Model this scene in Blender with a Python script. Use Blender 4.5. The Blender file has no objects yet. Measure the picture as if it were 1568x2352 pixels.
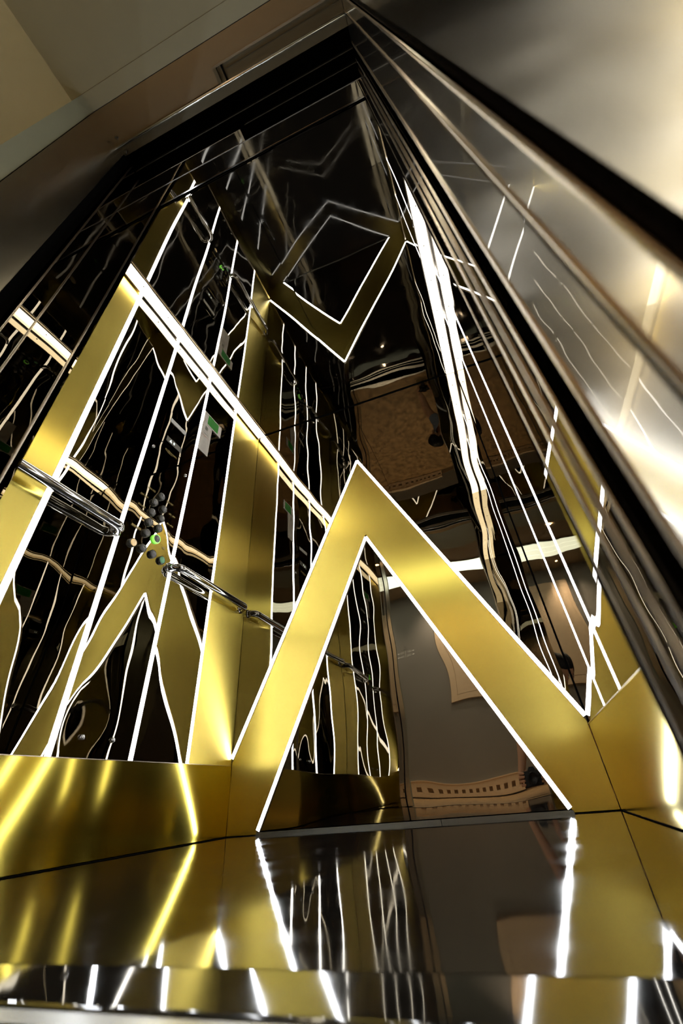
import bpy, bmesh, math, random
from mathutils import Vector, Matrix, noise
PI = math.pi
random.seed(7)
S = bpy.context.scene
COL = S.collection

# ------------------------------------------------------------------ camera
CAM_LOC = (1.2072, -1.8030, 0.0916)
RIGHT = (0.9325649, 0.3539639, -0.0709387)
DOWN = (-0.2671908, 0.5446259, -0.7949790)
FWD = (-0.2427588, 0.7603237, 0.6024749)
cam = bpy.data.cameras.new('camera')
cam.sensor_fit = 'VERTICAL'
cam.sensor_height = 36.0
cam.sensor_width = 24.0
cam.lens = 926.361 / 2352 * 36.0
cam.shift_x = -(794.66 - 784) / 2352
cam.shift_y = (1130.74 - 1176) / 2352
cam.clip_start = 0.004
cam.dof.use_dof = True
cam.dof.focus_distance = 2.0
cam.dof.aperture_fstop = 3.2
co = bpy.data.objects.new('camera', cam)
COL.objects.link(co)
m = Matrix((RIGHT, [-a for a in DOWN], [-a for a in FWD])).transposed().to_4x4()
m.translation = Vector(CAM_LOC)
co.matrix_world = m
S.camera = co

# ------------------------------------------------------------------ world, exposure
w = bpy.data.worlds.new('world')
S.world = w
w.use_nodes = True
w.node_tree.nodes['Background'].inputs[0].default_value = (0.5, 0.45, 0.38, 1)
w.node_tree.nodes['Background'].inputs[1].default_value = 0.01
S.view_settings.view_transform = 'Standard'
S.view_settings.look = 'None'
S.view_settings.gamma = 1
S.view_settings.use_curve_mapping = False
S.view_settings.exposure = 1.2
S.cycles.max_bounces = 24
S.cycles.glossy_bounces = 24
S.cycles.diffuse_bounces = 4
S.cycles.use_denoising = True
S.cycles.denoising_prefilter = 'ACCURATE'
S.cycles.denoising_input_passes = 'RGB'
S.cycles.sample_clamp_indirect = 2.5
S.cycles.blur_glossy = 0.8
LED = 8.0          # emission of the white line lights
CORNICE = 3.4      # emission of the ceiling edge lights
SPOT = 18.0         # watts of each landing downlight
COVE = 1.9         # emission of the landing ceiling light

# ------------------------------------------------------------------ dimensions (metres)
W, H = 1.44, 2.2355       # car width, car height; back wall at y = 0, left wall at x = 0
HK = 0.236                # kick plate height
FY = -1.425               # front edge of the car floor
XL, XR = 0.384, 1.300     # clear opening of the doors
DH = 2.10                 # door height
ZC = 2.40                 # landing ceiling
LY = -3.90                # far wall of the landing

# ------------------------------------------------------------------ materials
def new_mat(name):
    mt = bpy.data.materials.new(name)
    mt.use_nodes = True
    nt = mt.node_tree
    return mt, nt, nt.nodes['Principled BSDF']

def metal(name, col, rough, aniso=0.0, tangent=None, grime=None, hair=None):
    mt, nt, p = new_mat(name)
    p.inputs['Base Color'].default_value = (*col, 1)
    p.inputs['Metallic'].default_value = 1
    p.inputs['Roughness'].default_value = rough
    if aniso:
        p.inputs['Anisotropic'].default_value = aniso
        c = nt.nodes.new('ShaderNodeCombineXYZ')
        for i in range(3):
            c.inputs[i].default_value = tangent[i]
        nt.links.new(c.outputs[0], p.inputs['Tangent'])
    tc = nt.nodes.new('ShaderNodeNewGeometry')
    if hair:
        mp = nt.nodes.new('ShaderNodeMapping')
        mp.inputs['Scale'].default_value = hair
        n = nt.nodes.new('ShaderNodeTexNoise')
        n.inputs['Scale'].default_value = 1.0
        n.inputs['Detail'].default_value = 2.0
        nt.links.new(tc.outputs['Position'], mp.inputs[0])
        nt.links.new(mp.outputs[0], n.inputs[0])
        mx = nt.nodes.new('ShaderNodeMapRange')
        mx.inputs['To Min'].default_value = 0.965
        mx.inputs['To Max'].default_value = 1.025
        nt.links.new(n.outputs[0], mx.inputs[0])
        vm = nt.nodes.new('ShaderNodeVectorMath')
        vm.operation = 'SCALE'
        vm.inputs[0].default_value = col
        nt.links.new(mx.outputs[0], vm.inputs['Scale'])
        nt.links.new(vm.outputs[0], p.inputs['Base Color'])
    if grime:
        n = nt.nodes.new('ShaderNodeTexNoise')
        n.inputs['Scale'].default_value = grime[0]
        n.inputs['Detail'].default_value = 6.0
        nt.links.new(tc.outputs['Position'], n.inputs[0])
        r = nt.nodes.new('ShaderNodeMapRange')
        r.inputs['From Min'].default_value = 0.35
        r.inputs['From Max'].default_value = 0.75
        r.inputs['To Min'].default_value = grime[1]
        r.inputs['To Max'].default_value = grime[2]
        nt.links.new(n.outputs[0], r.inputs[0])
        nt.links.new(r.outputs[0], p.inputs['Roughness'])
    return mt

def paint(name, col, rough=0.6, spec=0.3, mottle=0.0, scale=8.0):
    mt, nt, p = new_mat(name)
    p.inputs['Roughness'].default_value = rough
    p.inputs['Specular IOR Level'].default_value = spec
    if mottle:
        g = nt.nodes.new('ShaderNodeNewGeometry')
        n = nt.nodes.new('ShaderNodeTexNoise')
        n.inputs['Scale'].default_value = scale
        n.inputs['Detail'].default_value = 5
        nt.links.new(g.outputs['Position'], n.inputs[0])
        r = nt.nodes.new('ShaderNodeValToRGB')
        r.color_ramp.elements[0].position = 0.3
        r.color_ramp.elements[1].position = 0.7
        r.color_ramp.elements[0].color = (*[c * (1 - mottle) for c in col], 1)
        r.color_ramp.elements[1].color = (*[min(1, c * (1 + mottle)) for c in col], 1)
        nt.links.new(n.outputs[0], r.inputs[0])
        nt.links.new(r.outputs[0], p.inputs['Base Color'])
    else:
        p.inputs['Base Color'].default_value = (*col, 1)
    return mt

def emit(name, col, strength):
    mt, nt, p = new_mat(name)
    p.inputs['Base Color'].default_value = (0.8, 0.8, 0.8, 1)
    p.inputs['Emission Color'].default_value = (*col, 1)
    p.inputs['Emission Strength'].default_value = strength
    return mt

Z3 = (0, 0, 1)
PY_ = (0, 1, 0)
M_MIRROR = metal('black_mirror_steel', (0.34, 0.315, 0.27), 0.0)
M_BRASS_L = metal('brushed_brass_side', (0.97, 0.77, 0.16), 0.27, 0.92, PY_, hair=(1, 2, 14))
M_BRASS_B = metal('brushed_brass_back', (0.97, 0.77, 0.16), 0.27, 0.85, (1, 0, 0), hair=(2, 1, 14))
M_BRASS_K = metal('polished_brass_kick', (0.76, 0.61, 0.10), 0.115, 0.9, Z3, hair=(1, 2, 14))
M_STEEL = metal('polished_door_steel', (0.68, 0.64, 0.56), 0.17, 0.5, Z3)
for nm_, v_ in (('Coat Weight', 0.8), ('Coat Roughness', 0.012), ('Coat IOR', 1.4)):
    M_STEEL.node_tree.nodes['Principled BSDF'].inputs[nm_].default_value = v_
M_FRAME = metal('brushed_frame_steel', (0.42, 0.39, 0.34), 0.24, 0.5, Z3)
M_SOFST = metal('soffit_steel_floor_tint', (0.34, 0.30, 0.22), 0.38)  # brown cast of the reflected landing floor is mixed into this steel colour
M_LJAMB = metal('left_jamb_steel', (0.50, 0.48, 0.42), 0.25, 0.4, Z3)
M_JAMB = metal('brushed_jamb_steel', (0.56, 0.52, 0.43), 0.19, 0.4, Z3)
M_TRIM = metal('edge_trim_steel', (0.66, 0.58, 0.47), 0.28)
M_CHROME = metal('chrome_rail', (0.46, 0.46, 0.46), 0.07)
M_ALU = metal('sill_aluminium', (0.50, 0.50, 0.48), 0.33, 0.4, (1, 0, 0))
M_FLOOR = metal('polished_black_floor', (0.012, 0.011, 0.010), 0.03, grime=(9, 0.02, 0.10))
M_NOSE = M_FLOOR.copy()
M_NOSE.name = 'polished_threshold'
for mt_, ior_ in ((M_FLOOR, 1.62), (M_NOSE, 1.85)):
    mt_.node_tree.nodes['Principled BSDF'].inputs['Metallic'].default_value = 0.0
    mt_.node_tree.nodes['Principled BSDF'].inputs['IOR'].default_value = ior_
M_BASE = metal('base_trim_steel', (0.30, 0.32, 0.33), 0.35)
M_BLACK = paint('black_void', (0.006, 0.006, 0.006), 0.9, 0.0)
M_DARKM = metal('dark_track_metal', (0.10, 0.10, 0.085), 0.35)
M_OLIVE = metal('track_plate', (0.20, 0.20, 0.16), 0.35)
M_TUBE = metal('track_tube', (0.85, 0.85, 0.82), 0.15)
M_LED = emit('white_line_light', (0.93, 0.96, 1.0), LED)
M_CORN = emit('warm_cornice_light', (1.0, 0.88, 0.62), CORNICE)
M_COVE = emit('landing_light_panel', (0.92, 1.0, 0.84), COVE)
M_DOWN = emit('downlight_lamp', (1.0, 0.62, 0.30), 14.0)
M_PLASTER = paint('landing_plaster', (0.36, 0.35, 0.28), 0.7, 0.2, 0.04, 3)
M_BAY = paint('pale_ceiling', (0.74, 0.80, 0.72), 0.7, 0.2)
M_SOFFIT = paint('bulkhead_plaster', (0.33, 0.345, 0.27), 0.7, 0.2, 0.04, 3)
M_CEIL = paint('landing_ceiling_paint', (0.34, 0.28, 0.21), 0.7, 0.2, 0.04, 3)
M_WALLP = paint('landing_wall_paint', (0.27, 0.255, 0.235), 0.6, 0.3, 0.05, 2)
M_CARPET = paint('brown_mottled_floor', (0.46, 0.29, 0.14), 0.5, 0.3, 0.45, 14)
M_CREAM = paint('cream_lacquer', (0.86, 0.66, 0.45), 0.4, 0.4)
M_CREAM2 = paint('cream_joint_hole_shade', (0.30, 0.21, 0.13), 0.6, 0.2)
M_BUTTON = paint('button_grey', (0.16, 0.155, 0.155), 0.3, 0.5)
M_WHITE = paint('white_print', (0.85, 0.85, 0.82), 0.5, 0.3)
M_GOLDP = paint('gold_print', (0.62, 0.48, 0.18), 0.5, 0.3)
M_PAPER = paint('paper', (0.84, 0.79, 0.72), 0.7, 0.1)
M_GREEN = paint('green_print', (0.05, 0.36, 0.055), 0.6, 0.2)
M_GREYP = paint('grey_print', (0.26, 0.25, 0.22), 0.7, 0.1)
M_REDP = paint('red_print', (0.45, 0.17, 0.12), 0.7, 0.1)
M_DISP = paint('display_glass', (0.06, 0.06, 0.05), 0.15, 0.6)
M_DISPON = emit('display_symbol', (0.75, 0.9, 0.85), 0.8)
M_RINGG = emit('lit_green_ring', (0.14, 0.62, 0.03), 1.0)
M_YELLOW = emit('lit_yellow_button', (0.95, 0.55, 0.08), 0.25)
M_GREENB = paint('green_button', (0.22, 0.62, 0.33), 0.3, 0.5)
M_SKIN = paint('skin', (0.66, 0.36, 0.22), 0.5, 0.3)
M_HAIR = paint('dark_hair', (0.008, 0.006, 0.005), 0.5, 0.3)
M_SHIRT = paint('grey_shirt', (0.24, 0.27, 0.33), 0.8, 0.1)
M_TROUS = paint('dark_trousers', (0.02, 0.02, 0.025), 0.8, 0.1)
M_CAMB = paint('camera_black', (0.012, 0.012, 0.012), 0.4, 0.4)
M_GLASS = paint('lens_glass', (0.02, 0.02, 0.03), 0.05, 0.8)

# ------------------------------------------------------------------ helpers
def link(name, me, mat, parent=None):
    o = bpy.data.objects.new(name, me)
    COL.objects.link(o)
    if mat is not None and not me.materials:
        me.materials.append(mat)
    if parent is not None:
        o.parent = parent
    return o

def tag(o, label=None, cat=None, group=None, kind=None):
    for k, v in (('label', label), ('category', cat), ('group', group), ('kind', kind)):
        if v:
            o[k] = v
    return o

def empty(name, loc=(0, 0, 0), **kw):
    o = bpy.data.objects.new(name, None)
    COL.objects.link(o)
    o.location = (0, 0, 0)
    o.empty_display_size = 0.05
    return tag(o, **kw)

def from_bm(name, bm, mat, parent=None, smooth=False):
    me = bpy.data.meshes.new(name)
    bm.to_mesh(me)
    bm.free()
    if smooth:
        me.polygons.foreach_set('use_smooth', [True] * len(me.polygons))
    return link(name, me, mat, parent)

def add_box(bm, x0, x1, y0, y1, z0, z1):
    v = [bm.verts.new(c) for c in ((x0, y0, z0), (x1, y0, z0), (x1, y1, z0), (x0, y1, z0),
                                   (x0, y0, z1), (x1, y0, z1), (x1, y1, z1), (x0, y1, z1))]
    for f in ((3, 2, 1, 0), (4, 5, 6, 7), (0, 1, 5, 4), (1, 2, 6, 5), (2, 3, 7, 6), (3, 0, 4, 7)):
        bm.faces.new([v[i] for i in f])

def box(name, mat, x0, x1, y0, y1, z0, z1, parent=None, bevel=0.0):
    bm = bmesh.new()
    add_box(bm, min(x0, x1), max(x0, x1), min(y0, y1), max(y0, y1), min(z0, z1), max(z0, z1))
    if bevel:
        bmesh.ops.bevel(bm, geom=bm.edges[:], offset=bevel, segments=2, affect='EDGES', profile=0.5)
    return from_bm(name, bm, mat, parent)

def prism(name, mat, pts, axis, a0, a1, parent=None, smooth=False):
    """extrude a polygon (list of 2-D points in the two other axes) along axis"""
    bm = bmesh.new()
    def mk(p, a):
        if axis == 'x':
            return (a, p[0], p[1])
        if axis == 'y':
            return (p[0], a, p[1])
        return (p[0], p[1], a)
    A = [bm.verts.new(mk(p, a0)) for p in pts]
    B = [bm.verts.new(mk(p, a1)) for p in pts]
    n = len(pts)
    bm.faces.new(A)
    bm.faces.new(B[::-1])
    for i in range(n):
        f = bm.faces.new([A[i], B[i], B[(i + 1) % n], A[(i + 1) % n]])
        f.smooth = smooth
    bmesh.ops.recalc_face_normals(bm, faces=bm.faces[:])
    me = bpy.data.meshes.new(name)
    bm.to_mesh(me)
    bm.free()
    return link(name, me, mat, parent)

def strip(name, mat, p0, p1, nrm, width, h0, h1, parent=None):
    """flat bar from p0 to p1 on a wall with normal nrm"""
    p0, p1, nrm = Vector(p0), Vector(p1), Vector(nrm)
    d = (p1 - p0).normalized()
    s = d.cross(nrm).normalized() * (width / 2)
    bm = bmesh.new()
    vs = [bm.verts.new(q + nrm * h) for h in (h0, h1) for q in (p0 - s, p0 + s, p1 + s, p1 - s)]
    for f in ((0, 1, 2, 3), (4, 5, 6, 7), (0, 1, 5, 4), (1, 2, 6, 5), (2, 3, 7, 6), (3, 0, 4, 7)):
        bm.faces.new([vs[i] for i in f])
    bmesh.ops.recalc_face_normals(bm, faces=bm.faces[:])
    return from_bm(name, bm, mat, parent)

def tube(name, mat, pts, r, parent=None, seg=16, caps=True):
    pts = [Vector(p) for p in pts]
    bm = bmesh.new()
    rings = []
    up = None
    for i, p in enumerate(pts):
        a = pts[max(i - 1, 0)]
        b = pts[min(i + 1, len(pts) - 1)]
        t = (b - a).normalized()
        if up is None:
            up = Vector((0, 0, 1)) if abs(t.z) < 0.9 else Vector((1, 0, 0))
        u = (up - t * up.dot(t)).normalized()
        up = u
        v = t.cross(u)
        rr = r[i] if isinstance(r, (list, tuple)) else r
        rings.append([bm.verts.new(p + (u * math.cos(2 * PI * k / seg) + v * math.sin(2 * PI * k / seg)) * rr) for k in range(seg)])
    for A, B in zip(rings, rings[1:]):
        for k in range(seg):
            bm.faces.new([A[k], B[k], B[(k + 1) % seg], A[(k + 1) % seg]]).smooth = True
    if caps:
        bm.faces.new(rings[0])
        bm.faces.new(rings[-1][::-1])
    bmesh.ops.recalc_face_normals(bm, faces=bm.faces[:])
    return from_bm(name, bm, mat, parent)

def lathe(name, mat, prof, origin, axis, parent=None, seg=24, smooth=True):
    """prof: (radius, height) along axis"""
    axis = Vector(axis).normalized()
    u = axis.orthogonal().normalized()
    v = axis.cross(u)
    o = Vector(origin)
    bm = bmesh.new()
    rings = []
    for r, h in prof:
        if r < 1e-6:
            rings.append([bm.verts.new(o + axis * h)])
        else:
            rings.append([bm.verts.new(o + axis * h + (u * math.cos(2 * PI * k / seg) + v * math.sin(2 * PI * k / seg)) * r) for k in range(seg)])
    for A, B in zip(rings, rings[1:]):
        for k in range(seg):
            k2 = (k + 1) % seg
            if len(A) == 1 and len(B) == 1:
                continue
            if len(A) == 1:
                f = bm.faces.new([A[0], B[k], B[k2]])
            elif len(B) == 1:
                f = bm.faces.new([A[k], A[k2], B[0]])
            else:
                f = bm.faces.new([A[k], A[k2], B[k2], B[k]])
            f.smooth = smooth
    bmesh.ops.recalc_face_normals(bm, faces=bm.faces[:])
    return from_bm(name, bm, mat, parent)

def warp_panel(name, mat, O, U, V, N, su, sv, disp, parent=None, step=0.022, t=0.004):
    """sheet-metal panel: front is a grid pushed along N by disp(u, v); back and edges closed"""
    O, U, V, N = Vector(O), Vector(U), Vector(V), Vector(N)
    nu, nv = max(2, round(su / step)), max(2, round(sv / step))
    verts, faces, sm = [], [], []
    for j in range(nv + 1):
        for i in range(nu + 1):
            u, v = su * i / nu, sv * j / nv
            verts.append(O + U * u + V * v + N * disp(u, v))
    flip = U.cross(V).dot(N) < 0
    for j in range(nv):
        for i in range(nu):
            a = j * (nu + 1) + i
            f = (a, a + 1, a + nu + 2, a + nu + 1)
            faces.append(f[::-1] if flip else f)
            sm.append(True)
    b = len(verts)
    rim = [i for i in range(nu + 1)] + [j * (nu + 1) + nu for j in range(1, nv + 1)] + \
          [nv * (nu + 1) + i for i in range(nu - 1, -1, -1)] + [j * (nu + 1) for j in range(nv - 1, 0, -1)]
    n = len(rim)
    verts += [verts[r].copy() for r in rim]
    verts += [verts[r] - N * t for r in rim]
    for k in range(n):
        f = (b + k, b + n + k, b + n + (k + 1) % n, b + (k + 1) % n)
        faces.append(f[::-1] if flip else f)
        sm.append(False)
    faces.append(tuple(range(b + n, b + 2 * n))[::-1] if not flip else tuple(range(b + n, b + 2 * n)))
    sm.append(False)
    me = bpy.data.meshes.new(name)
    me.from_pydata(verts, [], faces)
    me.polygons.foreach_set('use_smooth', sm)
    me.update()
    return link(name, me, mat, parent)

def wob(seed, a1=0.0015, s1=2.6, a2=0.0005, s2=7.0, zs=1.0):
    off = Vector((seed * 3.7, seed * 1.3, seed * 7.1))
    def f(u, v):
        p = Vector((u, v * zs, 0))
        return a1 * noise.noise(p * s1 + off) + a2 * noise.noise(p * s2 + off * 2)
    return f

def text(name, body, size, loc, X, Y, mat, parent=None, align='CENTER', depth=0.0004):
    cu = bpy.data.curves.new(name, 'FONT')
    cu.body = body
    cu.size = size
    cu.align_x = align
    cu.align_y = 'CENTER'
    cu.extrude = depth
    cu.resolution_u = 2
    tmp = bpy.data.objects.new(name + '_tmp', cu)
    COL.objects.link(tmp)
    dg = bpy.context.evaluated_depsgraph_get()
    me = bpy.data.meshes.new_from_object(tmp.evaluated_get(dg))
    bpy.data.objects.remove(tmp)
    X, Y = Vector(X), Vector(Y)
    Zv = X.cross(Y)
    mm = Matrix((X, Y, Zv)).transposed().to_4x4()
    mm.translation = Vector(loc)
    me.transform(mm)
    me.name = name
    me.materials.clear()
    return link(name, me, mat, parent)

PX, PY, PZ = (1, 0, 0), (0, 1, 0), (0, 0, 1)

# ================================================================== CAR SHELL
floor = box('floor', M_FLOOR, 0.0, W, FY, 0.0, -0.03, 0.0)
tag(floor, 'polished black floor of the lift car', kind='structure')

# ceiling: two mirror sheets with a thin joint
ceil = empty('ceiling', label='black mirror ceiling of the lift car', kind='structure')
def ceil_d(seed):
    g = wob(seed, 0.0012, 2.0, 0.0003, 5.0)
    def f(u, v):
        # soft sag toward the front left corner
        return g(u, v)
    return f
warp_panel('ceiling_panel', M_MIRROR, (0.0, -1.44, H), PX, PY, (0, 0, -1), 0.7185, 1.434, ceil_d(3), ceil, 0.03)
warp_panel('ceiling_panel', M_MIRROR, (0.7215, -1.44, H), PX, PY, (0, 0, -1), 0.7185, 1.434, ceil_d(4), ceil, 0.03)
box('ceiling_backing', M_BLACK, -0.02, W + 0.02, -1.44, 0.02, H + 0.006, H + 0.03, ceil)

# back wall
M2_ = W / 2
wb = empty('wall_back', label='black mirror back wall of the lift car with brass chevron', kind='structure')
warp_panel('mirror_panel', M_MIRROR, (0.0, 0.0, 0.012), PX, PZ, (0, -1, 0), W - 0.002, H - 0.022, wob(11, 0.0017, 2.4, 0.0006, 6.0), wb, 0.024)
box('backing', M_BLACK, -0.02, W + 0.02, 0.006, 0.03, 0.0, H + 0.02, wb)
box('base_trim', M_BASE, 0.139, M2_ + 0.15, -0.0045, 0.0, 0.0, 0.009, wb)
box('base_trim', M_BASE, M2_ + 0.152, W - 0.139, -0.0045, 0.0, 0.0, 0.009, wb)
XI, ZA, ZI = 0.139, 1.712, 1.206
M2 = W / 2
for sgn, nm in ((-1, 'left'), (1, 'right')):
    pts = [(0.0055, 0.003), (XI, 0.003), (M2 - 0.0004, ZI), (M2 - 0.0004, ZA), (0.0055, HK + 0.009)]
    if sgn > 0:
        pts = [(W - x, z) for x, z in pts]
    prism('brass_chevron_leg', M_BRASS_B, pts, 'y', -0.004, 0.002, wb)

# left wall: kick plate, brass, mirror sheets
wl = empty('wall_left', label='left wall of the lift car, mirror sheets between brass panels', kind='structure')
Y0, Y1, Y2, Y3 = -1.156, -0.872, -0.578, -0.296     # the four line lights
FRONT = -1.43
def left_panel(name, mat, ya, yb, seed, bow=0.0, **k):
    g = wob(seed, **k)
    wdt = yb - ya
    def d(u, v):
        e = min(1.0, min(u, wdt - u) / 0.06)
        e = e * e * (3 - 2 * e)
        return g(u, v) * e + bow * (1 - (2 * u / wdt - 1) ** 2)
    return warp_panel(name, mat, (0.0, ya, HK), PY, PZ, PX, wdt, H - HK - 0.004, d, wl, 0.02)
left_panel('brass_panel', M_BRASS_L, FRONT, Y0, 21, 0, a1=0.0004, a2=0.0001)
left_panel('mirror_panel', M_MIRROR, Y0, Y1, 22, 0.0012)
def cop_dent(u, v):
    du, dv = u - 0.10, v - 0.10
    return -0.0018 * math.exp(-(du * du + dv * dv) / (2 * 0.05 ** 2))
g3 = wob(23)
warp_panel('mirror_panel', M_MIRROR, (0.0, Y1, HK), PY, PZ, PX, Y2 - Y1, H - HK - 0.004, lambda u, v: g3(u, v) * min(1.0, min(u, Y2 - Y1 - u) / 0.05) + cop_dent(u, v), wl, 0.014)
left_panel('mirror_panel', M_MIRROR, Y2, Y3, 24, -0.0010)
left_panel('brass_panel', M_BRASS_L, Y3, -0.002, 25, 0, a1=0.0004, a2=0.0001)
gk0 = wob(26, 0.0011, 3.2, 0.0003, 7.0, zs=0.6)
gk = lambda u, v: gk0(u, v) + 0.0012 * math.sin(PI * v / HK)
warp_panel('kick_plate', M_BRASS_K, (0.004, FRONT, 0.0035), PY, PZ, PX, -0.003 - FRONT, HK - 0.0035, gk, wl, 0.03, 0.006)
box('backing', M_BLACK, -0.03, -0.005, FRONT, 0.0, 0.0, H, wl)
box('kick_top_edge', M_TRIM, 0.0, 0.0052, FRONT, -0.002, HK - 0.0005, HK + 0.0015, wl)

# right wall: mirror sheets, kick plate
wr = empty('wall_right', label='right wall of the lift car, black mirror sheets above a brass kick plate', kind='structure')
R1, R2 = -0.410, -0.669
def right_panel(ya, yb, seed, bow=0.0):
    g = wob(seed, 0.0011, 2.4, 0.0003, 6.0)
    wdt = yb - ya
    def d(u, v):
        e = min(1.0, min(u, wdt - u) / 0.06)
        e = e * e * (3 - 2 * e)
        return g(u, v) * e + bow * (1 - (2 * u / wdt - 1) ** 2)
    return warp_panel('mirror_panel', M_MIRROR, (W, ya, HK), PY, PZ, (-1, 0, 0), wdt, H - HK - 0.004, d, wr, 0.02)
right_panel(R1, -0.006, 31, 0.0010)
right_panel(R2, R1, 32, 0.0004)
right_panel(FRONT, R2, 33, 0.0008)
warp_panel('kick_plate', M_BRASS_K, (W - 0.004, FRONT, 0.003), PY, PZ, (-1, 0, 0), -0.002 - FRONT, HK - 0.003, wob(36, 0.0010, 2.0, 0.0002, 5.0, zs=0.4), wr, 0.03, 0.006)
box('kick_top_edge', M_TRIM, W - 0.0052, W, FRONT, -0.002, HK - 0.0005, HK + 0.0025, wr)
box('backing', M_BLACK, W + 0.005, W + 0.03, FRONT, 0.0, 0.0, H, wr)
box('corner_joint', M_BLACK, W - 0.003, W + 0.004, -0.006, 0.001, HK, H - 0.004, wr)

# front return panels (inside faces)
wf = empty('wall_front', label='front return panels of the lift car beside and above the doors', kind='structure')
warp_panel('return_panel', M_MIRROR, (0.0, -1.436, 0.004), PX, PZ, PY, XL, H - 0.008, wob(41), wf, 0.03)
warp_panel('return_panel', M_MIRROR, (XR, -1.436, 0.004), PX, PZ, PY, W - XR, H - 0.008, wob(42), wf, 0.03)
warp_panel('header_panel', M_MIRROR, (XL, -1.436, DH), PX, PZ, PY, XR - XL, H - DH, wob(43), wf, 0.03)

# ================================================================== LINE LIGHTS
def line_light(p0, p1, nrm, label, width=0.016, group=None, h=0.0003):
    t = empty('light_strip', label=label, cat='light strip', group=group)
    strip('channel', M_TRIM, p0, p1, nrm, width + 0.004, -0.004, h, t)
    strip('diffuser', M_LED, p0, p1, nrm, width, h, h + 0.0008, t)
    return t
ztop = H - 0.006
line_light((0, Y0, HK + 0.002), (0, Y0, ztop), PX, 'white vertical light strip on the left wall along the brass panel behind the door jamb', 0.018)
line_light((0, Y1, HK + 0.002), (0, Y1, ztop), PX, 'white vertical light strip on the left wall, between the first handrail and the call buttons', 0.018)
line_light((0, Y2, HK + 0.002), (0, Y2, ztop), PX, 'white vertical light strip on the left wall, between the call buttons and the second handrail', 0.018)
line_light((0, Y3, HK + 0.002), (0, Y3, ztop), PX, 'white vertical light strip on the left wall along the brass panel of the back corner', 0.016)
line_light((W, R1, HK + 0.002), (W, R1, ztop), (-1, 0, 0), 'white vertical light strip on the right wall, the one nearer the back corner', 0.016)
line_light((W, R2, HK + 0.002), (W, R2, ztop), (-1, 0, 0), 'white vertical light strip on the right wall, the one nearer the doors', 0.016)
def off(a, b, d, side):
    a, b = Vector(a), Vector(b)
    t = (b - a).normalized()
    n = Vector((-t.z, 0, t.x)) * side
    return a + n * d, b + n * d
o = 0.008
def mir(p):
    return (W - p[0], p[1], p[2])
def chev(za, x0, z0, side, dz):
    """one sloping edge: from the foot (x0, z0) to the apex on the centre line, shifted outward by o"""
    a, b = off((x0, -0.002, z0), (M2, -0.002, za), o, side)
    k = (M2 - a.x) / (b.x - a.x)
    apex = a + (b - a) * k
    if dz:                       # start again on the foot height
        k0 = (z0 - a.z) / (b.z - a.z)
        a = a + (b - a) * k0
        if a.x < 0.004:
            a = a + (b - a) * ((0.004 - a.x) / (b.x - a.x))
    return a, apex
a, b = chev(ZA, 0.0, HK, 1, True)
line_light(a, b, (0, -1, 0), 'white sloping light strip on the outer left edge of the brass chevron', 0.015, None, 0.0042)
line_light(mir(a), mir(b), (0, -1, 0), 'white sloping light strip on the outer right edge of the brass chevron', 0.015, None, 0.0042)
a, b = chev(ZI, XI, 0.014, -1, True)
line_light(a, b, (0, -1, 0), 'white sloping light strip on the inner left edge of the brass chevron', 0.015, None, 0.0042)
line_light(mir(a), mir(b), (0, -1, 0), 'white sloping light strip on the inner right edge of the brass chevron', 0.015, None, 0.0042)

# ceiling edge lights
for side in (0, 1):
    t = empty('cornice_light', label=('long warm white light bar along the ceiling edge above the left wall',
                                      'long warm white light bar along the ceiling edge above the right wall')[side], cat='ceiling light')
    def xx(x):
        return W - x if side else x
    box('housing', M_TRIM, xx(0.004), xx(0.010), -1.428, -0.006, H - 0.030, H - 0.002, t)
    box('diffuser', M_CORN, xx(0.010), xx(0.058), -1.428, -0.006, H - 0.012, H - 0.003, t)
    box('housing_edge', M_TRIM, xx(0.058), xx(0.061), -1.428, -0.006, H - 0.014, H - 0.003, t)
    for k in range(8):
        y = -1.36 + k * 0.18
        lathe('screw', M_DARKM, [(0.0, 0.0018), (0.003, 0.0015), (0.0035, 0)], (xx(0.034), y, H - 0.012), (0, 0, -1), t, 8)

# ================================================================== CONTROL PANEL
cp = empty('control_panel', label='lift control panel with round call buttons between two light strips on the left wall', cat='control panel')
def lx(h):
    return 0.0025 + h
def button(y, z, digit, face=M_BUTTON, ring=M_DARKM, r=0.0185, braille=True, dmat=M_WHITE):
    r *= 0.9
    b = lathe('call_button', face, [(r * 0.86, -0.004), (r * 0.86, 0.0075), (r * 0.80, 0.0088), (0, 0.0094)], (lx(0), y, z), PX, cp, 28)
    lathe('ring', ring, [(r * 0.88, -0.004), (r * 1.06, -0.004), (r * 1.06, 0.006), (r * 0.98, 0.008), (r * 0.88, 0.0075)], (lx(0), y, z), PX, b, 28)
    if digit:
        text('symbol', digit, 0.020 if len(digit) == 1 else 0.015, (lx(0.0098), y + 0.002, z + 0.0035), PY, PZ, dmat, b)
    if braille:
        for i in range(3):
            lathe('braille_dot', M_WHITE, [(0.0011, 0), (0.0008, 0.0006), (0, 0.0008)], (lx(0.0092), y - 0.003 + 0.0028 * i, z - 0.0095 - 0.002 * (i % 2)), PX, b, 6)
    return b
CA, CB = -0.750, -0.695
button(-0.722, 1.212, '7')
button(CA, 1.163, '5'); button(CB, 1.161, '6')
button(CA, 1.111, '3'); button(CB, 1.111, '4')
button(CA, 1.061, '1'); button(CB, 1.061, '2')
button(CA, 1.009, '-1')
button(CB, 1.009, '0', ring=M_RINGG, r=0.021)
button(CA, 0.938, 'O', braille=False)
button(CB, 0.938, '><')
button(-0.801, 0.937, '!', face=M_YELLOW, braille=False)
button(-0.643, 0.934, '/', face=M_GREENB, braille=False)
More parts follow.
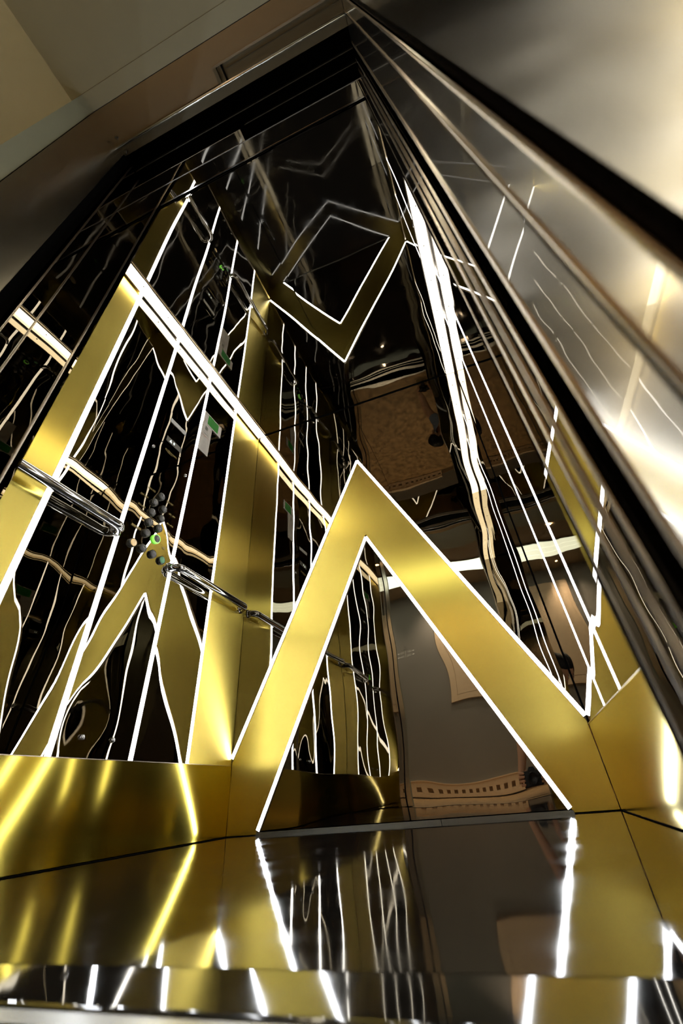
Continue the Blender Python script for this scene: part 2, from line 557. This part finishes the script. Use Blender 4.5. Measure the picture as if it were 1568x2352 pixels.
for body, y, z in (('701-702', -0.778, 1.213), ('703-704', -0.666, 1.213), ('501-504', -0.807, 1.163), ('301-304', -0.807, 1.111),
                   ('601-604', -0.638, 1.161), ('401-404', -0.638, 1.111), ('201-204', -0.638, 1.061)):
    text('floor_lettering', body, 0.0122, (lx(0.0006), y, z), PY, PZ, M_GOLDP, cp)
for word, y0_, z_ in ((5, -0.826, 1.009), (5, -0.800, 1.009), (4, -0.650, 0.992)):
    for k in range(word):                      # two words too small to read: upright strokes
        box('lettering_stroke', M_GOLDP, lx(0), lx(0.0007), y0_ + k * 0.0044, y0_ + k * 0.0044 + 0.0028, z_ - 0.005, z_ + 0.005, cp)
# screen, slot and lettering above the buttons
box('screen_frame', M_MIRROR, 0.0012, 0.003, -0.815, -0.640, 1.49, 1.70, cp)
box('emergency_light', M_WHITE, 0.003, 0.0055, -0.782, -0.669, 1.640, 1.664, cp, 0.001)
d = box('display', M_GREYP, 0.003, 0.0042, -0.777, -0.672, 1.515, 1.545, cp)
prism('arrow_symbol', M_DISPON, [(-0.757, 1.522), (-0.741, 1.522), (-0.749, 1.539)], 'x', 0.0042, 0.0048, d)
text('number_symbol', '0', 0.022, (0.0046, -0.727, 1.530), PY, PZ, M_DISPON, d)
text('maker_lettering', 'KLEEMANN', 0.0155, (0.0008, -0.727, 1.468), PY, PZ, M_GOLDP, cp)
box('lettering_underline', M_GOLDP, 0.0004, 0.0012, -0.752, -0.715, 1.4585, 1.4595, cp)
for y, z in ((-0.832, 1.426), (-0.611, 1.419), (-0.782, 0.289), (-0.669, 0.289)):
    lathe('screw', M_CHROME, [(0.0075, 0), (0.0075, 0.003), (0.005, 0.005), (0, 0.0055)], (0.0008, y, z), PX, cp, 16)

# ================================================================== NOTICES
st = empty('notice_sticker', label='landscape white sticker with a green field, high on the left wall', cat='sticker')
box('sheet', M_PAPER, 0.0015, 0.0028, -0.566, -0.408, 1.857, 1.942, st)
box('green_field', M_GREEN, 0.0028, 0.0033, -0.533, -0.437, 1.866, 1.936, st)
box('small_print', M_GREYP, 0.0028, 0.0031, -0.560, -0.540, 1.872, 1.876, st)
pp = empty('notice_sheet', label='grey portrait instruction sheet just below the green sticker', cat='notice')
box('sheet', M_PAPER, 0.0010, 0.0022, -0.570, -0.486, 1.647, 1.856, pp)
box('stamp', M_GREYP, 0.0022, 0.0026, -0.543, -0.520, 1.812, 1.838, pp)
box('header_rule', M_BUTTON, 0.0022, 0.0026, -0.568, -0.488, 1.797, 1.799, pp)
box('red_rule', M_REDP, 0.0022, 0.0026, -0.562, -0.494, 1.762, 1.766, pp)
box('heading', M_GREYP, 0.0022, 0.0025, -0.552, -0.505, 1.779, 1.785, pp)
for k in range(14):
    z = 1.752 - k * 0.0072
    box('text_line', M_GREYP, 0.0022, 0.0024, -0.545, -0.492 - 0.006 * ((k * 5) % 3), z - 0.0012, z, pp)

# ================================================================== HANDRAILS
def handrail(y0, y1, z, label, xo=0.040, r=0.0175):
    t = empty('handrail', label=label, cat='handrail')
    pts = []
    R = xo - 0.004
    n = 10
    for k in range(n + 1):
        a = PI / 2 * k / n
        pts.append((0.004 + R * math.sin(a), y0 + R * (1 - math.cos(a)), z))
    for k in range(1, 8):
        pts.append((xo, y0 + R + (y1 - y0 - 2 * R) * k / 8, z))
    for k in range(n + 1):
        a = PI / 2 * k / n
        pts.append((0.004 + R * math.cos(a), y1 - R + R * math.sin(a), z))
    tube('rail', M_CHROME, pts, r, t, 24)
    for y in (y0, y1):
        lathe('flange', M_CHROME, [(0.0, 0.004), (0.022, 0.004), (0.023, 0.002), (0.023, 0)], (0.0015, y, z), PX, t, 24)
    return t
handrail(-1.400, -0.885, 0.945, 'chrome handrail on the left wall in front of the brass panel by the door jamb')
handrail(-0.585, -0.040, 0.925, 'chrome handrail on the left wall near the back corner')

# ================================================================== CAR ENTRANCE (trim_1) AND DOORS
def bead(name, y0, y1, x, z0, z1, mat, parent, side=1):
    """rounded vertical edge trim; side=+1 bulges to -x (right jamb), -1 bulges to +x (left jamb)"""
    yc, r = (y0 + y1) / 2, abs(y1 - y0) / 2
    pts = []
    for k in range(9):
        a = PI * k / 8
        pts.append((x - side * min(r, 0.0007) * math.sin(a), yc - r * math.cos(a)))
    pts += [(x + side * 0.006, yc + r), (x + side * 0.006, yc - r)]
    return prism(name, mat, pts, 'z', z0, z1, parent, True)

en = empty('trim_1', label='black mirror entrance frame of the lift car', kind='structure')
warp_panel('left_jamb', M_MIRROR, (XL, -1.5505, 0.0), PY, PZ, PX, 0.0945, DH, wob(51, 0.0006, 4, 0.0002, 9), en, 0.02, 0.02)
bead('edge_trim', -1.456, -1.450, XL, 0.0, DH, M_TRIM, en, -1)
bead('edge_trim', -1.5555, -1.5505, XL, 0.0, DH, M_TRIM, en, -1)
warp_panel('left_jamb', M_MIRROR, (XL, -1.592, 0.0), PY, PZ, PX, 0.0365, DH, wob(52, 0.0006, 4, 0.0002, 9), en, 0.018, 0.02)
bead('edge_trim', -1.5955, -1.592, XL, 0.0, DH + 0.02, M_TRIM, en, -1)
warp_panel('right_jamb', M_MIRROR, (XR, -1.4885, 0.0), PY, PZ, (-1, 0, 0), 0.031, DH, wob(53, 0.00015, 3, 0.00005, 9), en, 0.015, 0.02)
bead('edge_trim', -1.4565, -1.4515, XR, 0.0, DH, M_TRIM, en, 1)
warp_panel('header', M_MIRROR, (XL, -1.4990, DH), PX, PY, (0, 0, -1), XR - XL, 0.046, wob(54, 0.0008, 3), en, 0.023, 0.1)
warp_panel('header', M_MIRROR, (XL, -1.5360, DH), PX, PY, (0, 0, -1), 0.4495, 0.034, wob(55, 0.0008, 3), en, 0.017, 0.02)
box('edge_trim', M_CHROME, XL, XR, -1.4535, -1.4500, DH - 0.003, DH + 0.01, en)
box('edge_trim', M_ALU, XL, XR, -1.5020, -1.4992, DH - 0.002, DH + 0.01, en)
box('edge_trim', M_TRIM, XL, XL + 0.4495, -1.5375, -1.5360, DH - 0.001, DH + 0.01, en)
box('edge_trim', M_TRIM, XL + 0.4495, XL + 0.4515, -1.5375, -1.4990, DH - 0.001, DH + 0.01, en)
# dark cavity between car and landing
cv = empty('trim_2', label='dark door gap between car and landing with the track rails', kind='structure')
box('cavity_roof', M_BLACK, 0.20, 1.80, -1.655, -1.438, 2.36, 2.38, cv)
box('cavity_side', M_BLACK, 0.18, 0.20, -1.655, -1.44, 0.0, 2.38, cv)
box('cavity_side', M_BLACK, 1.80, 1.82, -1.655, -1.44, 0.0, 2.38, cv)
box('cavity_header', M_BLACK, XL - 0.18, XL - 0.02, -1.655, -1.600, 0.0, 2.30, cv)
box('track_rail', M_DARKM, XL, XR, -1.5760, -1.5735, 2.125, 2.16, cv)
box('track_rail', M_DARKM, XL + 0.47, XR, -1.5400, -1.5375, 2.125, 2.16, cv)
box('track_plate', M_OLIVE, XL, XR, -1.654, -1.628, 2.112, 2.16, cv)
tube('track_tube', M_TUBE, [(XL - 0.01, -1.6615, DH - 0.004), (XR, -1.6575, DH - 0.004)], 0.0048, cv, 12)
for x, y in ((0.400, -1.640), (0.402, -1.684)):
    lathe('screw', M_DARKM, [(0.006, 0), (0.006, 0.003), (0.003, 0.004), (0.002, 0.001), (0, 0.001)], (x, y, DH), (0, 0, -1), cv, 12)

def door_panel(name_parent, y0, y1, mat, seed, edges):
    t = name_parent
    x1 = 1.76
    body = warp_panel('leading_edge', mat, (XR + 0.001, y0, 0.012), PY, PZ, (-1, 0, 0), y1 - y0, DH + 0.03, wob(seed, 0.00012, 2, 0.00003, 8), t, 0.016, 0.004)
    box('door_leaf', mat, XR + 0.006, x1, y0, y1, 0.012, DH + 0.04, t)
    for a, b in edges:
        bead('edge_trim', a, b, XR, 0.012, DH + 0.03, M_TRIM, t, 1)
d2 = empty('door_2', label='sliding doors of the lift car, open and stacked at the right', kind='structure')
door_panel(d2, -1.514, -1.489, M_MIRROR, 61, [(-1.4985, -1.4915)])
door_panel(d2, -1.550, -1.515, M_MIRROR, 62, [(-1.5185, -1.5155), (-1.5265, -1.5240), (-1.550, -1.543)])
d1 = empty('door_1', label='sliding landing doors in polished steel, open and stacked at the right', kind='structure')
door_panel(d1, -1.655, -1.584, M_STEEL, 63, [(-1.591, -1.584)])
door_panel(d1, -1.701, -1.660, M_STEEL, 64, [(-1.665, -1.661), (-1.701, -1.696)])

# ================================================================== LANDING PORTAL (trim_3)
po = empty('trim_3', label='brushed steel portal around the lift doors on the landing side', kind='structure')
box('left_jamb', M_LJAMB, XL - 0.085, XL, -1.7655, -1.635, 0.0, DH + 0.05, po)
box('right_jamb', M_JAMB, XR, XR + 0.085, -1.7655, -1.7155, 0.0, DH + 0.05, po)
box('soffit', M_SOFST, XL, XR, -1.7655, -1.7095, DH, DH + 0.05, po)
box('soffit', M_SOFST, XL, 0.833, -1.7095, -1.666, DH, DH + 0.05, po)
box('slot_roof', M_OLIVE, 0.833, XR, -1.7095, -1.656, DH + 0.018, DH + 0.05, po)
box('slot_rim', M_TUBE, 0.833, XR, -1.7095, -1.7035, DH - 0.002, DH + 0.02, po)
box('slot_rim', M_OLIVE, 0.833, 0.845, -1.7035, -1.666, DH - 0.002, DH + 0.02, po)
box('slot_rim', M_BLACK, 0.862, 0.866, -1.7035, -1.660, DH + 0.004, DH + 0.02, po)
box('slot_rim', M_DARKM, 0.870, XR, -1.6900, -1.6885, DH + 0.010, DH + 0.02, po)

# ================================================================== SILLS
def sill(y0, y1, z, grooves, label):
    t = empty('door_sill', label=label, cat='sill')
    ys = [y0]
    for g0, g1 in grooves:
        ys += [g0, g1]
    ys.append(y1)
    for k in range(0, len(ys), 2):
        box('tread', M_ALU, 0.20, 1.80, ys[k], ys[k + 1], z - 0.02, z, t, 0.0006)
    for g0, g1 in grooves:
        box('groove', M_BLACK, 0.20, 1.80, g0, g1, z - 0.03, z - 0.012, t)
    return t
# dark polished nosing: slopes a little toward the landing, edges rounded
nose = [(-1.4254, -0.0003)]
nose += [(-1.4820, -0.0033)]
for k in range(6):
    a = PI / 2 * k / 5
    nose.append((-1.4820 - 0.004 * math.sin(a), -0.0073 + 0.004 * math.cos(a)))
nose += [(-1.486, -0.03), (-1.4254, -0.03)]
no = prism('threshold_plate', M_NOSE, nose, 'x', 0.20, 1.80, None, False)
tag(no, 'dark polished threshold plate in front of the car floor', cat='threshold', )
sill(-1.540, -1.487, -0.005, [(-1.513, -1.506), (-1.531, -1.524)], 'bright aluminium door sill of the lift car, next to the black floor')
sill(-1.715, -1.575, -0.006, [(-1.625, -1.612), (-1.688, -1.675), (-1.655, -1.652)], 'bright aluminium door sill of the landing, with two running grooves')

# ================================================================== LANDING SHELL
lf = box('floor', M_CARPET, -1.2, 2.8, LY, -1.715, -0.05, -0.006)
tag(lf, 'brown mottled landing floor outside the lift', kind='structure')
lw = box('wall_back', M_WALLP, -1.2, 2.8, LY - 0.05, LY, -0.05, ZC)
tag(lw, 'grey brown wall of the landing opposite the lift', kind='structure')
for x0, x1, nm in ((-1.25, -1.2, 'wall_left'), (2.8, 2.85, 'wall_right')):
    tag(box(nm, M_PLASTER, x0, x1, LY, -1.767, -0.05, ZC), 'plain side wall of the landing, ' + ('left' if x0 < 0 else 'right') + ' of the lift', kind='structure')
pf = empty('wall_front', label='plaster wall and lintel around the lift portal on the landing', kind='structure')
box('wall_pier', M_SOFFIT, -1.2, XL - 0.004, -1.815, -1.7675, -0.006, DH, pf)
box('wall_pier', M_SOFFIT, XR + 0.004, 2.8, -1.815, -1.7675, -0.006, DH, pf)
box('lintel', M_SOFFIT, -1.2, 2.8, -1.815, -1.7675, DH, ZC, pf)
box('bulkhead', M_SOFFIT, 0.335, 2.8, -2.10, -1.8155, DH + 0.001, ZC, pf)
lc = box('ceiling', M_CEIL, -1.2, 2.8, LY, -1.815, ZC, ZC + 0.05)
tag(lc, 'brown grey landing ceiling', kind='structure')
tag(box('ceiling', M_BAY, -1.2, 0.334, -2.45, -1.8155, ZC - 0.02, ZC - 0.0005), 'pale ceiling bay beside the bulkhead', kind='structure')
tag(box('baseboard_back', M_CREAM2, 1.13, 2.8, LY, LY + 0.012, -0.006, 0.08), 'dark skirting on the landing wall', kind='structure')

# linear light
ll = empty('linear_light', label='long white light panel set across the landing ceiling', cat='ceiling light')
box('frame', M_ALU, -1.1, 2.7, -3.42, -3.06, ZC - 0.02, ZC - 0.001, ll)
for a, b in ((-3.41, -3.30), (-3.295, -3.185), (-3.18, -3.07)):
    box('diffuser', M_COVE, -1.09, 2.69, a, b, ZC - 0.026, ZC - 0.02, ll)
# downlights
def downlight(x, y, label, power=1.0):
    t = empty('downlight', label=label, cat='ceiling light')
    lathe('trim_ring', M_TRIM, [(0.030, -0.004), (0.030, 0.006), (0.045, 0.006), (0.048, 0)], (x, y, ZC), (0, 0, -1), t, 24)
    lathe('lamp', M_DOWN, [(0.0, 0.002), (0.028, 0.002)], (x, y, ZC), (0, 0, -1), t, 24)
    L = bpy.data.lights.new('downlight_beam', 'SPOT')
    L.energy = SPOT * power
    L.color = (1.0, 0.84, 0.66)
    L.spot_size = math.radians(110)
    L.spot_blend = 0.9
    L.shadow_soft_size = 0.03
    lo = bpy.data.objects.new('beam', L)
    COL.objects.link(lo)
    lo.location = (x, y, ZC - 0.03)
    lo.parent = t
downlight(0.69, -2.72, 'small round warm downlight on the landing ceiling, nearer the lift doors')
downlight(0.60, -3.64, 'small round warm downlight on the landing ceiling over the cream panel', 1.7)
downlight(-0.45, -3.62, 'small round warm downlight on the landing ceiling over the directory sign')
downlight(2.05, -2.55, 'small round warm downlight on the landing ceiling by the right side wall')

# cream panel, grille, sign on the far wall
pa = empty('framed_panel', label='cream framed panel on the grey landing wall', cat='panel')
x0, x1, z0, z1 = 0.495, 1.12, 0.93, 2.20
box('board', M_CREAM, x0, x1, LY + 0.001, LY + 0.020, z0, z1, pa, 0.002)
for q in ((x0 + .08, x0 + .084, z0 + .08, z1 - .08), (x1 - .084, x1 - .08, z0 + .08, z1 - .08), (x0 + .08, x1 - .08, z0 + .08, z0 + .084), (x0 + .08, x1 - .08, z1 - .084, z1 - .08)):
    box('inlay_line', M_CREAM2, q[0], q[1], LY + 0.0195, LY + 0.0205, q[2], q[3], pa)
gr = empty('wall_grille', label='long cream grille with square holes at the foot of the landing wall', cat='grille')
GX0, GX1, GZ0, GZ1 = -0.30, 1.12, 0.006, 0.140
n = 17
pitch = (GX1 - GX0) / n
bm = bmesh.new()
hs = 0.020
zc = 0.066
yb, yf = LY + 0.001, LY + 0.030
add_box(bm, GX0, GX1, yb, yf, GZ0, zc - hs)
add_box(bm, GX0, GX1, yb, yf, zc + hs, GZ1)
for k in range(n + 1):
    a = GX0 if k == 0 else GX0 + pitch * (k - 0.5) + hs
    b = GX1 if k == n else GX0 + pitch * (k + 0.5) - hs
    add_box(bm, a, b, yb, yf, zc - hs, zc + hs)
from_bm('face_plate', bm, M_CREAM, gr)
box('inner_plate', M_CREAM2, GX0, GX1, LY, LY + 0.012, GZ0, GZ1, gr)  # darker cream puts the shade inside the holes into this plate's colour
box('cap', M_CREAM, GX0, GX1, LY, LY + 0.036, GZ1, GZ1 + 0.010, gr)
sg = empty('directory_sign', label='small white room direction sign on the grey landing wall', cat='sign')
SX, SZ, SY = 0.044, 1.593, LY + 0.001
MX = (-1, 0, 0)
for body, dx, dz in (('201', -0.055, 0.028), ('202', -0.055, -0.028), ('203', 0.055, 0.028), ('204', 0.055, -0.028)):
    text('room_number', body, 0.042, (SX - dx * 1.0, SY, SZ + dz), MX, PZ, M_WHITE, sg)
    s = 1 if dx > 0 else -1          # world: negative dx is the reader's left
    cx = SX - dx - s * 0.066
    prism('arrow', M_WHITE, [(cx + s * 0.020, SZ + dz - 0.005), (cx, SZ + dz - 0.005), (cx, SZ + dz - 0.013), (cx - s * 0.018, SZ + dz),
                             (cx, SZ + dz + 0.013), (cx, SZ + dz + 0.005), (cx + s * 0.020, SZ + dz + 0.005)], 'y', SY, SY + 0.001, sg)
box('divider', M_WHITE, SX - 0.002, SX + 0.002, SY, SY + 0.001, SZ - 0.05, SZ + 0.05, sg)
prism('emblem', M_GREYP, [(SX - 0.016, SZ + 0.092), (SX, SZ + 0.128), (SX + 0.016, SZ + 0.092), (SX + 0.011, SZ + 0.092), (SX, SZ + 0.116), (SX - 0.011, SZ + 0.092)], 'y', SY, SY + 0.001, sg)
box('small_lettering', M_GREYP, SX - 0.032, SX + 0.032, SY, SY + 0.001, SZ + 0.070, SZ + 0.076, sg)

# ================================================================== PERSON AND CAMERA
def skin(name, joints, edges, mat, parent=None, sub=2, root=0):
    me = bpy.data.meshes.new(name)
    me.from_pydata([j[0] for j in joints], edges, [])
    ob = link(name, me, mat, parent)
    md = ob.modifiers.new('skin', 'SKIN')
    md.use_smooth_shade = True
    for i, j in enumerate(joints):
        sv = me.skin_vertices[0].data[i]
        r = j[1]
        sv.radius = r if isinstance(r, tuple) else (r, r)
        sv.use_root = (i == root)
    ss = ob.modifiers.new('sub', 'SUBSURF')
    ss.levels = sub
    ss.render_levels = sub
    dg = bpy.context.evaluated_depsgraph_get()
    m2 = bpy.data.meshes.new_from_object(ob.evaluated_get(dg))
    m2.name = name
    ob.modifiers.clear()
    ob.data = m2
    m2.materials.clear()
    m2.materials.append(mat)
    m2.polygons.foreach_set('use_smooth', [True] * len(m2.polygons))
    return ob

pe = empty('person', label='person in a grey shirt crouching on the landing, photographing the lift with a black camera', cat='person')
# body: pelvis, spine, neck, arms, legs (crouching behind and right of the camera, facing the lift)
J = [((1.50, -2.34, 0.24), 0.125),   # 0 pelvis
     ((1.47, -2.28, 0.36), 0.120),   # 1 waist
     ((1.42, -2.21, 0.48), 0.130),   # 2 chest
     ((1.37, -2.17, 0.57), 0.090),   # 3 neck base
     ((1.31, -2.14, 0.61), 0.050),   # 4 neck
     ((1.27, -2.13, 0.64), 0.055),   # 5 in head
     ((1.29, -2.08, 0.52), 0.062),   # 6 left shoulder
     ((1.21, -2.05, 0.33), 0.042),   # 7 left elbow
     ((1.165, -1.975, 0.165), 0.030),  # 8 left wrist
     ((1.53, -2.16, 0.53), 0.062),   # 9 right shoulder
     ((1.53, -2.02, 0.32), 0.042),   # 10 right elbow
     ((1.295, -1.975, 0.165), 0.030),  # 11 right wrist
     ((1.37, -2.16, 0.36), 0.078),   # 12 left knee up
     ((1.36, -2.33, 0.085), 0.046),  # 13 left ankle
     ((1.35, -2.20, 0.040), 0.034),  # 14 left toe
     ((1.72, -2.22, 0.37), 0.078),   # 15 right knee
     ((1.68, -2.40, 0.085), 0.046),  # 16 right ankle
     ((1.70, -2.27, 0.040), 0.034)]  # 17 right toe
def grow(p, k=1.16):
    return (1.21 + (p[0] - 1.21) * k, -1.95 + (p[1] + 1.95) * k, p[2] * k)
J = [(grow(p), r * 1.1) for p, r in J]
E_ = [(0, 1), (1, 2), (2, 3), (3, 4), (4, 5), (2, 6), (6, 7), (7, 8), (2, 9), (9, 10), (10, 11), (0, 12), (12, 13), (13, 14), (0, 15), (15, 16), (16, 17)]
CX, CY, CZ = 1.212, -1.915, 0.085      # centre of the camera they hold
J += [((CX - 0.078, CY - 0.036, CZ + 0.028), 0.027), ((CX - 0.086, CY - 0.012, CZ + 0.002), 0.024),
      ((CX + 0.078, CY - 0.036, CZ + 0.028), 0.027), ((CX + 0.086, CY - 0.012, CZ + 0.002), 0.024)]
E_ += [(8, 18), (18, 19), (11, 20), (20, 21)]
skin('body', J, E_, M_SKIN, pe)
# clothes follow the same skeleton, a little thicker
def sub_skel(ids, grow, ends=()):
    idx = {k: i for i, k in enumerate(ids)}
    js = [(J[k][0], J[k][1] + grow) for k in ids]
    es = [(idx[a], idx[b]) for a, b in E_ if a in idx and b in idx]
    for a, b, f, r in ends:
        p = Vector(J[a][0]).lerp(Vector(J[b][0]), f)
        js.append((tuple(p), r))
        es.append((idx[a], len(js) - 1))
    return js, es
js, es = sub_skel([0, 1, 2, 3, 6, 9], 0.014, [(6, 7, 0.72, 0.062), (9, 10, 0.72, 0.062)])
skin('shirt', js, es, M_SHIRT, pe)
js, es = sub_skel([0, 12, 13, 15, 16], 0.012, [(0, 1, 0.35, 0.128)])
skin('trousers', js, es, M_TROUS, pe)
# head turned down toward the camera display
def head(center, look, up, parent):
    c, f = Vector(center), Vector(look).normalized()
    u = Vector(up)
    u = (u - f * u.dot(f)).normalized()
    r = f.cross(u)
    mm = Matrix((r, f, u)).transposed().to_4x4()
    mm.translation = c
    def ell(name, mat, loc, sc, par, cut=None):
        loc, sc = [a * 1.12 for a in loc], [a * 1.12 for a in sc]
        bm = bmesh.new()
        bmesh.ops.create_uvsphere(bm, u_segments=28, v_segments=20, radius=1)
        for v in bm.verts:
            x, y, z = v.co
            k = 1.0
            if name == 'head' and z < 0:
                k = 1 + 0.28 * z            # narrow the jaw
            v.co = Vector((x * sc[0] * k + loc[0], y * sc[1] * (1 + (0.1 * z if name == 'head' else 0)) + loc[1], z * sc[2] + loc[2]))
        if cut:
            bmesh.ops.delete(bm, geom=[v for v in bm.verts if cut(v.co)], context='VERTS')
        bm.transform(mm)
        return from_bm(name, bm, mat, par, True)
    h = ell('head', M_SKIN, (0, 0, 0), (0.075, 0.095, 0.112), parent)
    ell('hair', M_HAIR, (0, -0.012, 0.018), (0.088, 0.104, 0.112), parent, lambda p: p.y > 0.05 and p.z < 0.073 or p.z < -0.062)
    for s in (-1, 1):
        ell('ear', M_SKIN, (s * 0.078, -0.005, -0.005), (0.012, 0.02, 0.03), h)
        ell('eye', M_WHITE, (s * 0.030, 0.083, 0.008), (0.013, 0.012, 0.008), h)
        ell('pupil', M_HAIR, (s * 0.030, 0.093, 0.008), (0.005, 0.004, 0.005), h)
        ell('eyebrow', M_HAIR, (s * 0.030, 0.092, 0.028), (0.014, 0.004, 0.0025), h)
    ell('nose', M_SKIN, (0, 0.102, -0.018), (0.013, 0.018, 0.024), h)
    ell('mouth', paint('lips', (0.40, 0.14, 0.11), 0.5), (0, 0.088, -0.058), (0.024, 0.008, 0.007), h)
head(grow((1.225, -2.115, 0.685)), (-0.15, 0.62, -0.75), (-0.25, 0.45, 0.6), pe)
# hands: palm and five separate bent fingers closed on the camera
def hand(wrist, palm, fingers, thumb):
    for pts in fingers + [thumb]:
        fj = [(p, r) for p, r in zip(pts, (0.0095, 0.009, 0.0085, 0.0075))]
        skin('finger' if pts is not thumb else 'thumb', fj, [(0, 1), (1, 2), (2, 3)], M_SKIN, pe, 2)
lf_ = []
for k in range(4):
    z = CZ + 0.034 - k * 0.020
    s = (0.0, 0.006, 0.003, -0.006)[k]
    lf_.append([(CX - 0.085, CY - 0.030, z + 0.008), (CX - 0.090 - s, CY + 0.010, z), (CX - 0.080, CY + 0.036 + s, z), (CX - 0.056, CY + 0.042, z - 0.002)])
hand(J[8][0], (CX - 0.078, CY - 0.040, CZ + 0.030), lf_, [(CX - 0.080, CY - 0.045, CZ + 0.045), (CX - 0.062, CY - 0.042, CZ + 0.050), (CX - 0.045, CY - 0.036, CZ + 0.044), (CX - 0.030, CY - 0.033, CZ + 0.036)])
rf_ = []
for k in range(4):
    z = CZ + 0.034 - k * 0.020
    s = (0.0, 0.006, 0.003, -0.006)[k]
    rf_.append([(CX + 0.085, CY - 0.030, z + 0.008), (CX + 0.090 + s, CY + 0.010, z), (CX + 0.080, CY + 0.036 + s, z), (CX + 0.056, CY + 0.042, z - 0.002)])
hand(J[11][0], (CX + 0.078, CY - 0.040, CZ + 0.030), rf_, [(CX + 0.080, CY - 0.045, CZ + 0.045), (CX + 0.062, CY - 0.042, CZ + 0.050), (CX + 0.045, CY - 0.036, CZ + 0.044), (CX + 0.030, CY - 0.033, CZ + 0.036)])
pc = empty('hand_camera', label='black photo camera held low by the crouching person', cat='camera')
box('camera_body', M_CAMB, CX - 0.068, CX + 0.068, CY - 0.030, CY + 0.030, CZ - 0.045, CZ + 0.045, pc, 0.006)
prism('viewfinder_hump', M_CAMB, [(CX - 0.030, CZ + 0.044), (CX + 0.030, CZ + 0.044), (CX + 0.018, CZ + 0.066), (CX - 0.018, CZ + 0.066)], 'y', CY - 0.03, CY + 0.025, pc)
lathe('lens', M_CAMB, [(0.030, 0.028), (0.032, 0.060), (0.036, 0.064), (0.036, 0.078), (0.030, 0.080), (0.028, 0.074), (0.0, 0.070)], (CX, CY, CZ), PY, pc, 28)

# repeats carry a common group
for names, grp in ((('light_strip',), 'white light strips of the lift car'), (('cornice_light',), 'light bars along the ceiling edges'),
                   (('handrail',), 'chrome handrails on the left wall'), (('downlight',), 'downlights on the landing ceiling'),
                   (('door_sill',), 'aluminium door sills')):
    for ob in S.objects:
        if ob.parent is None and ob.name.split('.')[0] in names:
            ob['group'] = grp
